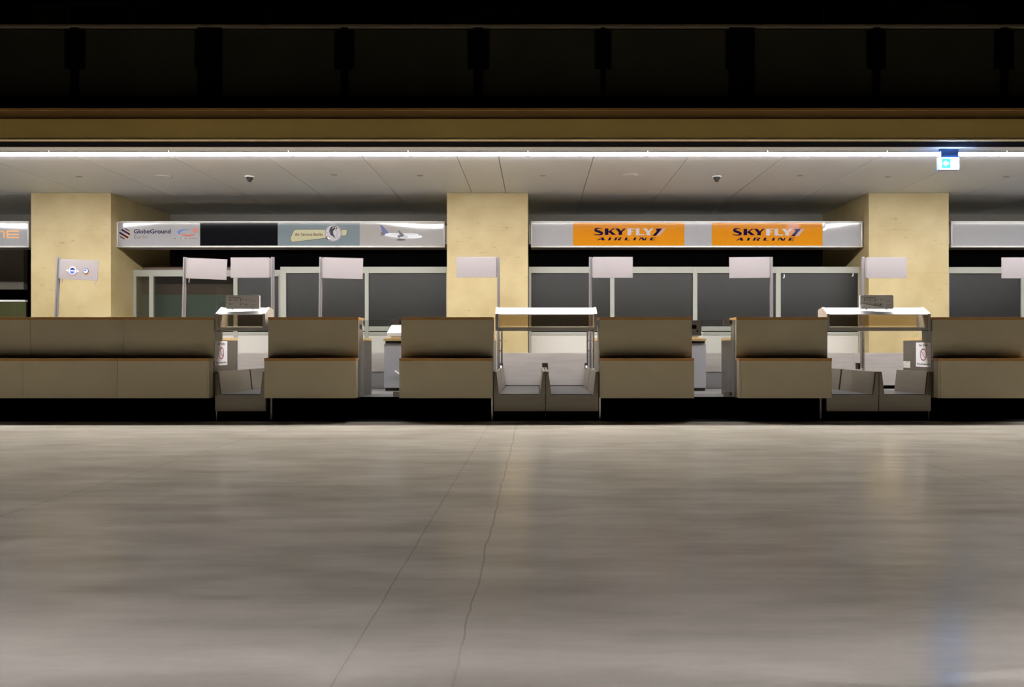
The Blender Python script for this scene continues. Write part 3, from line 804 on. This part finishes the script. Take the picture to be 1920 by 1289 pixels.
flag(1448, -1, 1368.5, 1443.5, 482.5, 521.5, 'blank white sign flag below the second orange sign panel', -.5)
flag(1618, 1, 1623, 1698, 483, 522, 'blank white sign flag in front of the right pillar', 0, base=.264, bay=True, fins=((1611.5, 622, 690),))
flag(1955, -1, 1876, 1950, 483.5, 522.5, 'blank white sign flag to the right of the right pillar', 0)
# poles in the bays stand on the conveyors' frames
# ------------------------------------------------------------------ lightbox signs between the pillars
ZN = 11.84
SZ0, SZ1 = H(464.5, ZN), H(415, ZN)
FZ0, FZ1 = H(460.8, ZN), H(418.2, ZN)
def warp(cur, xx, zz):
    return cur(xx)*(zz-FZ0) if cur else 0.
def lightbox(xa, xb, panels, label, cur=None):
    t = thing('light_sign', label, 'sign', ((xa+xb)/2, ZN, SZ0), 'long lightbox signs between the pillars')
    boxes('housing', M_alusat, t, (xa, xb, ZN+.02, ZN+.32, SZ0+.004, SZ1-.004), bevel=.004)
    for z in (SZ0+.014, SZ1-.014):
        bm = bmesh.new(); cyl(bm, (xa, ZN, z), (xb, ZN, z), .0145, seg=20); obj('edge_profile', bm, M_edge, t, smooth=True)
    for xx in (xa, xb):
        bm = bmesh.new(); d = 1 if xx == xa else -1
        cyl(bm, (xx+d*.010, ZN, SZ0+.014), (xx+d*.010, ZN, SZ1-.014), .010, seg=16); obj('end_profile', bm, M_edge, t, smooth=True)
    for e, d in ((xa, -1), (xb, 1)):
        boxes('side_bracket', M_frame, t, (min(e+d*.001, e+d*.03), max(e+d*.001, e+d*.03), ZN+.05, ZN+.2, SZ0+.06, SZ1-.06))
    out = []
    for x0, x1, m in panels:
        bm = bmesh.new(); nx, nz = max(2, int((x1-x0)/.05)), 6
        x0, x1 = x0+.0007, x1-.0007
        V = [[bm.verts.new((x0+(x1-x0)*i/nx, ZN-.002-warp(cur, x0+(x1-x0)*i/nx, FZ0+(FZ1-FZ0)*j/nz), FZ0+(FZ1-FZ0)*j/nz)) for i in range(nx+1)] for j in range(nz+1)]
        for j in range(nz):
            for i in range(nx): bm.faces.new((V[j][i], V[j][i+1], V[j+1][i+1], V[j+1][i]))
        res = bmesh.ops.extrude_face_region(bm, geom=bm.faces[:])
        bmesh.ops.translate(bm, verts=[v for v in res['geom'] if isinstance(v, bmesh.types.BMVert)], vec=(0, .006, 0))
        out.append(obj('face_panel', bm, m, t, smooth=False))
    return t, out
def fsign(cur=None):
    def f(u, v, l):
        x, z = X(u, ZN), H(v, ZN); return (x, ZN-.0028-.0009*l-warp(cur, x, z), z)
    return f
def bump(x, a, b):
    if x <= a or x >= b: return 0.
    return .5-.5*math.cos(2*math.pi*(x-a)/(b-a))

# the sign with four panels
def curA(x):
    px = CX + x*F/ZN
    return .007 - (.017*max(0, 1-(px-215)/85.) if px < 300 else .020*(bump(px, 680, 930)))
tA, fA = lightbox(X(219, ZN), X(834, ZN), [(X(222, ZN), X(375.3, ZN), M_sgrey), (X(375.3, ZN), X(520.8, ZN), M_sblack), (X(520.8, ZN), X(674.5, ZN), M_sblue), (X(674.5, ZN), X(831, ZN), M_slite)],
                  'long lightbox sign with a blank black panel and a jet picture', curA)
# logo of the first panel
s = 12.
def q(a, b): return (220+a/s, 415+b/s)
p = Print(fsign(curA))
cu, cv = q(165, 283); rad = 122/s
ang = math.radians(31)
def strip(d0, d1, m, lo=-1.0, hi=1.0):
    """part of the disc between two parallel lines, d measured across the stripes in radii"""
    pts = []
    n = 12
    def pt(e, d): # e along, d across
        e *= 1; return (cu+rad*(e*math.cos(ang)-d*math.sin(ang)), cv+rad*(e*math.sin(ang)+d*math.cos(ang)))
    up, dn = [], []
    for i in range(n+1):
        d = d0+(d1-d0)*i/n; c = math.sqrt(max(0, 1-d*d))
        up.append(pt(max(-c, min(c, hi)), d)); dn.append(pt(max(-c, min(c, lo)), d))
    p.poly(up+dn[::-1], m, 1)
for d0, d1 in ((-.98, -.80), (-.56, -.20), (.12, .48), (.76, .97)): strip(d0, d1, M_purp)
for d0, d1 in ((-.78, -.58), (-.18, .10), (.50, .74)): strip(d0, d1, M_amber, .05, 1)
p.done('globe_logo', fA[0]); p = Print(fsign(curA))
p.text('GlobeGround', *[q(372, 0)[0], q(1203, 0)[0]], q(0, 180)[1], q(0, 278)[1], M_purp, 1, .022)
p.text('Berlin', q(378, 0)[0], q(685, 0)[0], q(0, 303)[1], q(0, 397)[1], M_mgrey, 1, -.004)
p.done('lettering', fA[0]); p = Print(fsign(curA))
def st(pts, m, layer=1): p.stroke([(*q(a, b), w/s) for a, b, w in pts], m, layer)
st([(1645, 197, 6), (1530, 192, 22), (1440, 212, 46), (1385, 245, 56), (1405, 275, 36), (1435, 292, 8)], M_blue)
st([(1425, 285, 6), (1490, 312, 30), (1590, 326, 40), (1690, 312, 28), (1768, 290, 5)], M_red, 2)
p.ellipse(*q(1758, 205), 52/s, 52/s, M_red, 2)
u = 1270
while u < 1800:
    d = random.uniform(14, 60); p.rect(*[q(u, 0)[0], q(min(1805, u+d), 0)[0]], q(0, 383)[1], q(0, 400)[1], M_lgrey if random.random() < .3 else MATS['print_mid_grey']); u += d+7
p.done('swoosh_logo', fA[0])
# pilot emblem
s = 16.
def q(a, b): return (540+a/s, 420+b/s)
p = Print(fsign(curA))
body = [(240, 172), (1125, 172), (1130, 425), (150, 545), (110, 532), (78, 490), (88, 420), (150, 260), (185, 200)]
cxx = sum(a for a, b in body)/len(body); cyy = sum(b for a, b in body)/len(body)
p.poly([q(a+(8 if a > cxx else -8), b+(9 if b > cyy else -9)) for a, b in body], M_ink, 1); p.poly([q(*b) for b in body], M_cream, 2)
p.poly([q(*b) for b in ((1610, 166), (1795, 166), (1756, 354), (1610, 368))], M_ink, 1); p.poly([q(*b) for b in ((1615, 176), (1782, 176), (1748, 345), (1618, 358))], M_cream, 2)
p.text('Air Service Berlin', q(208, 0)[0], q(1040, 0)[0], q(0, 272)[1], q(0, 366)[1], M_brown, 3, .012)
c = q(1363, 282); p.ellipse(*c, 254/s, 254/s, M_lgrey, 3); p.ellipse(*c, 246/s, 246/s, M_ink, 4); p.ellipse(*c, 234/s, 234/s, M_lgrey, 5)
k = 28.65
def r(a, b): return (600+a/k, 415+b/k)
p.poly([r(*a) for a in ((700, 272), (600, 318), (528, 420), (505, 540), (528, 655), (585, 755), (690, 812), (770, 880), (845, 935), (800, 850), (768, 780), (728, 710), (712, 600), (725, 520), (780, 455), (850, 425), (800, 330))], M_ink, 6)
p.poly([r(*a) for a in ((770, 300), (830, 255), (870, 275), (940, 372), (935, 425), (850, 428), (770, 450), (740, 400))], M_ink, 6)
p.poly([r(*a) for a in ((745, 320), (765, 330), (700, 410), (662, 398), (690, 345))], M_lgrey, 7)
p.poly([r(*a) for a in ((810, 320), (850, 305), (895, 360), (880, 395), (815, 400))], M_lgrey, 7)
p.stroke([(*r(590, 560), .5), (*r(560, 620), .6), (*r(545, 650), .3)], M_mgrey, 7, 3)
for pts in ([(905, 440, .35), (912, 540, .35), (962, 622, .4), (915, 645, .3), (932, 680, .35), (905, 705, .35), (918, 745, .4), (870, 800, .5), (800, 790, .8)],
            [(812, 490, .4), (850, 510, .7), (868, 545, .3)], [(870, 835, .5), (930, 860, .5), (970, 905, .3)], [(800, 910, .4), (820, 965, .4)],
            [(390, 830, .7), (470, 815, .5), (520, 780, .3)], [(330, 890, 1.0), (400, 960, .9), (440, 1020, .7)], [(515, 840, 1.2), (545, 890, 1.1), (580, 905, .5)], [(480, 1000, .5), (600, 960, .5), (680, 910, .3), (760, 915, .2)], [(335, 640, .5), (400, 630, .5), (460, 645, .6)]):
    p.stroke([(*r(a, b), w) for a, b, w in pts], M_ink, 7, 4)
p.poly([r(*a) for a in ((410, 880), (500, 850), (540, 910), (620, 925), (560, 975), (430, 970))], M_paper, 6)
p.done('emblem_print', fA[2])
# jet picture
k = 5.647
def r(a, b): return (660+a/k, 380+b/k)
p = Print(fsign(curA))
def pg(pts, m, l=1): p.poly([r(*a) for a in pts], m, l)
pg([(318, 330), (388, 322), (520, 326), (640, 326), (690, 332), (725, 346), (747, 362), (722, 377), (640, 386), (500, 385), (420, 376), (350, 354)], M_jet, 1)
pg([(350, 354), (420, 376), (500, 385), (640, 386), (722, 377), (640, 378), (500, 374), (420, 362)], M_lgrey, 2)
pg([(297, 238), (318, 240), (390, 322), (352, 332), (320, 312)], M_tail, 2)
pg([(302, 308), (345, 325), (352, 346), (288, 349), (312, 336)], M_jetd, 3)
pg([(480, 296), (500, 297), (556, 347), (530, 367), (498, 362), (505, 340)], M_jetd, 3)
pg([(480, 350), (500, 345), (512, 372), (488, 372)], M_jetd, 3)
pg([(540, 350), (585, 352), (592, 362), (585, 374), (540, 374)], M_lgrey, 2)
pg([(463, 400), (495, 380), (555, 385), (570, 398), (540, 406), (490, 404)], M_jetd, 3)
pg([(706, 338), (716, 340), (720, 346), (706, 345)], M_jetd, 3)
p.stroke([(*r(430, 341), .35), (*r(520, 340), .35), (*r(670, 341), .35)], M_mgrey, 3, 2)
p.done('jet_print', fA[3])

# the orange sign
def curB(x):
    px = CX + x*F/ZN
    return .007 - (.022*max(0., 1-(px-1543)/75.) if px > 1543 else 0.)
tB, fB = lightbox(X(995.5, ZN), X(1617, ZN), [(X(998, ZN), X(1074.3, ZN), M_sgrey), (X(1074.3, ZN), X(1283, ZN), M_sorng), (X(1283, ZN), X(1307.5, ZN), M_sgrey), (X(1307.5, ZN), X(1334.5, ZN), M_sgrey), (X(1334.5, ZN), X(1542, ZN), M_sorng), (X(1542, ZN), X(1614.5, ZN), M_sgrey)],
                  'long lightbox sign with two orange panels and plain grey ends', curB)
def airline(ox, oy, parent):
    s = 12.
    p = Print(fsign(curB))
    def q(a, b): return (ox+a/s, oy+b/s)
    def pg(pts, m=M_navy, l=2): p.poly([q(*a) for a in pts], m, l)
    p.stroke([(*q(95, 80), .35), (*q(900, 84), .35), (*q(1800, 92), .35)], M_fadeln, 1, 2)
    p.stroke([(*q(165, 270), .35), (*q(900, 270), .35), (*q(1470, 272), .35)], M_fadeln, 1, 2)
    # S
    p.stroke([(*q(345, 118), .9), (*q(280, 104), 1.6), (*q(205, 118), 3.4), (*q(205, 152), 4.4), (*q(280, 178), 4.6), (*q(345, 208), 4.2), (*q(325, 236), 3.0), (*q(250, 248), 1.7), (*q(160, 234), 1.0)], M_navy, 2, 6)
    pg([(408, 106), (490, 106), (490, 250), (408, 250)])
    pg([(490, 172), (588, 106), (640, 106), (545, 165), (490, 195)])
    pg([(500, 166), (548, 158), (662, 250), (575, 250), (490, 186)], l=3)
    pg([(640, 106), (722, 106), (775, 165), (800, 180), (800, 250), (718, 250), (718, 188)])
    pg([(832, 106), (880, 106), (800, 182), (770, 166)])
    g = M_lgrey
    pg([(915, 106), (1000, 106), (1000, 256), (915, 256)], g); pg([(1000, 106), (1080, 106), (1074, 124), (1000, 124)], g); pg([(1000, 165), (1050, 163), (1050, 186), (1000, 186)], g)
    pg([(1105, 106), (1185, 106), (1185, 236), (1105, 256)], g); pg([(1105, 256), (1185, 234), (1300, 234), (1290, 256)], g)
    pg([(1262, 106), (1345, 106), (1392, 162), (1425, 180), (1425, 256), (1345, 256), (1345, 188)], g); pg([(1452, 106), (1498, 106), (1425, 182), (1390, 164)], g)
    pg([(1540, 108), (1697, 108), (1555, 272), (1472, 272), (1572, 170), (1570, 140)])
    for i in range(4):
        a = 1708+20*i; b = 1566+20*i
        pg([(a, 108), (a+10, 108), (b+10, 272), (b, 272)], g)
    # second line, slanted
    pg([(235, 372), (328, 306), (346, 306), (262, 372)]); pg([(328, 306), (378, 306), (402, 372), (338, 372)], l=3); pg([(290, 344), (352, 344), (354, 356), (276, 356)])
    pg([(505, 308), (556, 308), (530, 372), (478, 372)])
    pg([(645, 308), (692, 308), (662, 372), (612, 372)]); pg([(690, 308), (785, 308), (776, 336), (700, 346), (703, 336), (735, 330), (742, 319), (686, 319)], l=3); pg([(700, 340), (742, 338), (768, 372), (702, 372)])
    pg([(875, 308), (926, 308), (902, 362), (972, 362), (966, 372), (845, 372)])
    pg([(1070, 308), (1118, 308), (1092, 372), (1042, 372)])
    pg([(1203, 308), (1226, 308), (1197, 372), (1174, 372)]); pg([(1212, 308), (1266, 308), (1322, 372), (1262, 372)], l=3); pg([(1324, 308), (1352, 308), (1326, 372), (1296, 372)])
    pg([(1445, 308), (1492, 308), (1460, 372), (1410, 372)]); pg([(1490, 308), (1560, 308), (1555, 319), (1486, 319)], M_navy, 3); pg([(1476, 336), (1532, 336), (1528, 344), (1472, 344)], M_navy, 3); pg([(1464, 361), (1542, 361), (1536, 372), (1458, 372)], M_navy, 3)
    return p.done('airline_logo', parent)
airline(1100, 420, fB[1]); airline(1360, 420.6, fB[4])

def curC(x):
    px = CX + x*F/ZN
    return -.004-.008*bump(px, -60, 170)
tC, fC = lightbox(X(-560, ZN), X(54, ZN), [(X(-557, ZN), X(-250, ZN), M_sgrey), (X(-250, ZN), X(52, ZN), M_sgrey)], 'long grey lightbox sign with pale orange capitals, left of the left pillar', curC)
p = Print(fsign(curC))
s = 16.1
def q(a, b): return (a/s, 400+b/s)
def pg(pts): p.poly([q(*a) for a in pts], M_orng2, 1)
pg([(215, 520), (560, 520), (580, 540), (580, 572), (215, 572)]); pg([(255, 618), (580, 618), (580, 664), (255, 664)]); pg([(215, 710), (580, 710), (575, 750), (560, 760), (215, 760)])
pg([(195, 540), (215, 520), (255, 520), (255, 760), (215, 760), (195, 740)])
pg([(-150, 525), (110, 525), (140, 545), (110, 580), (-150, 580)]); pg([(100, 540), (140, 545), (155, 580), (155, 735), (125, 755), (100, 735)])
pg([(-200, 540), (-150, 525), (-150, 755), (-200, 755)])
p.done('lettering_print', fC[1])
tD, fD = lightbox(X(1783, ZN), X(2400, ZN), [(X(1785, ZN), X(2080, ZN), M_sgrey), (X(2080, ZN), X(2397, ZN), M_sgrey)], 'plain grey lightbox sign right of the right pillar', lambda x: .007)

# ------------------------------------------------------------------ glazed partitions
def partition(px, ztop_py, z, mull, label, screen, xlim=None, sill=(612.5, 623, 628.5), posts_py=None):
    """mull: list of (left, right) pixel edges of the upright members"""
    xa, xb = X(mull[0][0], z), X(mull[-1][1], z)
    t = thing('glazed_partition', label, 'partition', ((xa+xb)/2, z, 0), 'glazed partitions between the pillars')
    d = .06
    top, top2 = H(ztop_py, z), H(ztop_py+12, z)
    s0, s1, s2 = H(sill[0], z), H(sill[1], z), H(sill[2], z)
    bm = bmesh.new()
    for a, b in mull: box(bm, X(a, z), X(b, z), z, z+d, .002, top)
    for (a, b), (c, e) in zip(mull, mull[1:]):
        box(bm, X(b, z)+.0005, X(c, z)-.0005, z+.002, z+d-.002, top2, top)
        box(bm, X(b, z)+.0005, X(c, z)-.0005, z+.002, z+d-.002, H(621, z), s0)
        box(bm, X(b, z)+.0005, X(c, z)-.0005, z+.002, z+d-.002, s2, s1)
    obj('frame', bm, M_frame, t, bevel=.003)
    for (a, b), (c, e) in zip(mull, mull[1:]):
        x0, x1 = X(b, z)+.001, X(c, z)-.001
        boxes('pane', M_screen if screen is G_win and a > 430 else screen, t, (x0, x1, z+.025, z+.031, s0+.001, top2-.001))
        boxes('lower_panel', M_white, t, (x0, x1, z+.012, z+.03, .004, s2-.001))
        boxes('sill_gap', M_dark, t, (x0, x1, z+.04, z+.05, s1+.0005, H(621, z)-.0005))
    return t
ZQ = 12.0
partition(None, 500.5, ZQ, [(525.5, 536), (684, 691), (836.5, 842)], 'glazed partition with dark screens between the jet sign and the middle pillar', M_screen)
partition(None, 500.5, ZQ, [(991.5, 996), (1144, 1152), (1299.5, 1307.5), (1455, 1464), (1609.5, 1614)], 'glazed partition with four dark screens below the orange sign', M_screen)
partition(None, 501, ZQ, [(1775, 1780), (1915, 1922), (2080, 2088)], 'glazed partition with dark screens right of the right pillar', M_screen)
ZQ2 = 12.32
tp = partition(None, 506.5, ZQ2, [(249.5, 254.5), (279.5, 287), (437.5, 445), (522, 527)], 'recessed glazed partition with clear greenish panes right of the left pillar', G_win)
# hooks hanging in two panes of the partition under the orange sign
# teal board seen through the clear panes, green board in the left bay
struct(boxes('wall_left', mat('bay_wall', (.22,.20,.16), .7), None, (X(-300, 13.2), X(57, 13.2)-.12, 13.2, 13.3, H(543, 13.2), H(440, 13.2))))
bd = thing('teal_board', 'flat board, teal below and brown above, behind the clear glazed partition', 'board', (X(350, 12.6), 12.6, 0))
boxes('board', M_teal, bd, (X(262, 12.6), X(447, 12.6), 12.58, 12.61, .002, H(553, 12.6)), bevel=.003)
boxes('upper_board', M_tbrown, bd, (X(262, 12.6), X(447, 12.6), 12.585, 12.61, H(552.8, 12.6), H(500, 12.6)))
gr = thing('green_screen', 'low olive green screen with a bright white top edge left of the left pillar', 'screen', (X(-100, 12.3), 12.3, 0))
boxes('panel', M_green, gr, (X(-300, 12.3), X(56, 12.3)-.05, 12.28, 12.31, .002, H(566.5, 12.3)))
boxes('top_edge', M_lid, gr, (X(-300, 12.3), X(56, 12.3)-.05, 12.26, 12.32, H(566.3, 12.3), H(563, 12.3)))
# two little white hooks in the panes below the orange sign
for px, py, lab in ((1470, 519, 'small white hook on the partition pane beside the second flag below the orange sign'), (1599, 516, 'small white hook on the partition pane corner by the right pillar')):
    z = ZQ+.02
    bm = bmesh.new(); tube(bm, [(X(px, z), z-.004, H(py-4, z)), (X(px, z), z-.012, H(py, z)), (X(px-1, z), z-.014, H(py+2.5, z)), (X(px-2.5, z), z-.010, H(py+2, z))], .009)
    tag(obj('hanging_hook', bm, M_appl, smooth=True), lab, 'hook', 'white hooks on the partition')

# ------------------------------------------------------------------ light
w = bpy.data.worlds.new('World'); S.world = w; w.use_nodes = True
w.node_tree.nodes['Background'].inputs[0].default_value = (1, .9, .8, 1)
w.node_tree.nodes['Background'].inputs[1].default_value = .0

# ------------------------------------------------------------------ camera
cam = bpy.data.cameras.new('camera'); co = bpy.data.objects.new('camera', cam); C.objects.link(co)
co.location = (0, 0, EYE); co.rotation_euler = (math.radians(90), 0, 0)
cam.sensor_width = 36; cam.lens = 36*F/1920
cam.shift_x = -(CX-960)/1920; cam.shift_y = (CY-644.5)/1920
cam.clip_end = 100
S.camera = co
S.view_settings.view_transform = 'Standard'; S.view_settings.look = 'None'
S.view_settings.exposure = 0.; S.view_settings.gamma = 1.
S.view_settings.use_curve_mapping = False
S.cycles.use_denoising = True
S.cycles.max_bounces = 10; S.cycles.diffuse_bounces = 6; S.cycles.transparent_max_bounces = 16
S.cycles.caustics_reflective = False; S.cycles.caustics_refractive = False
S.cycles.sample_clamp_indirect = 6
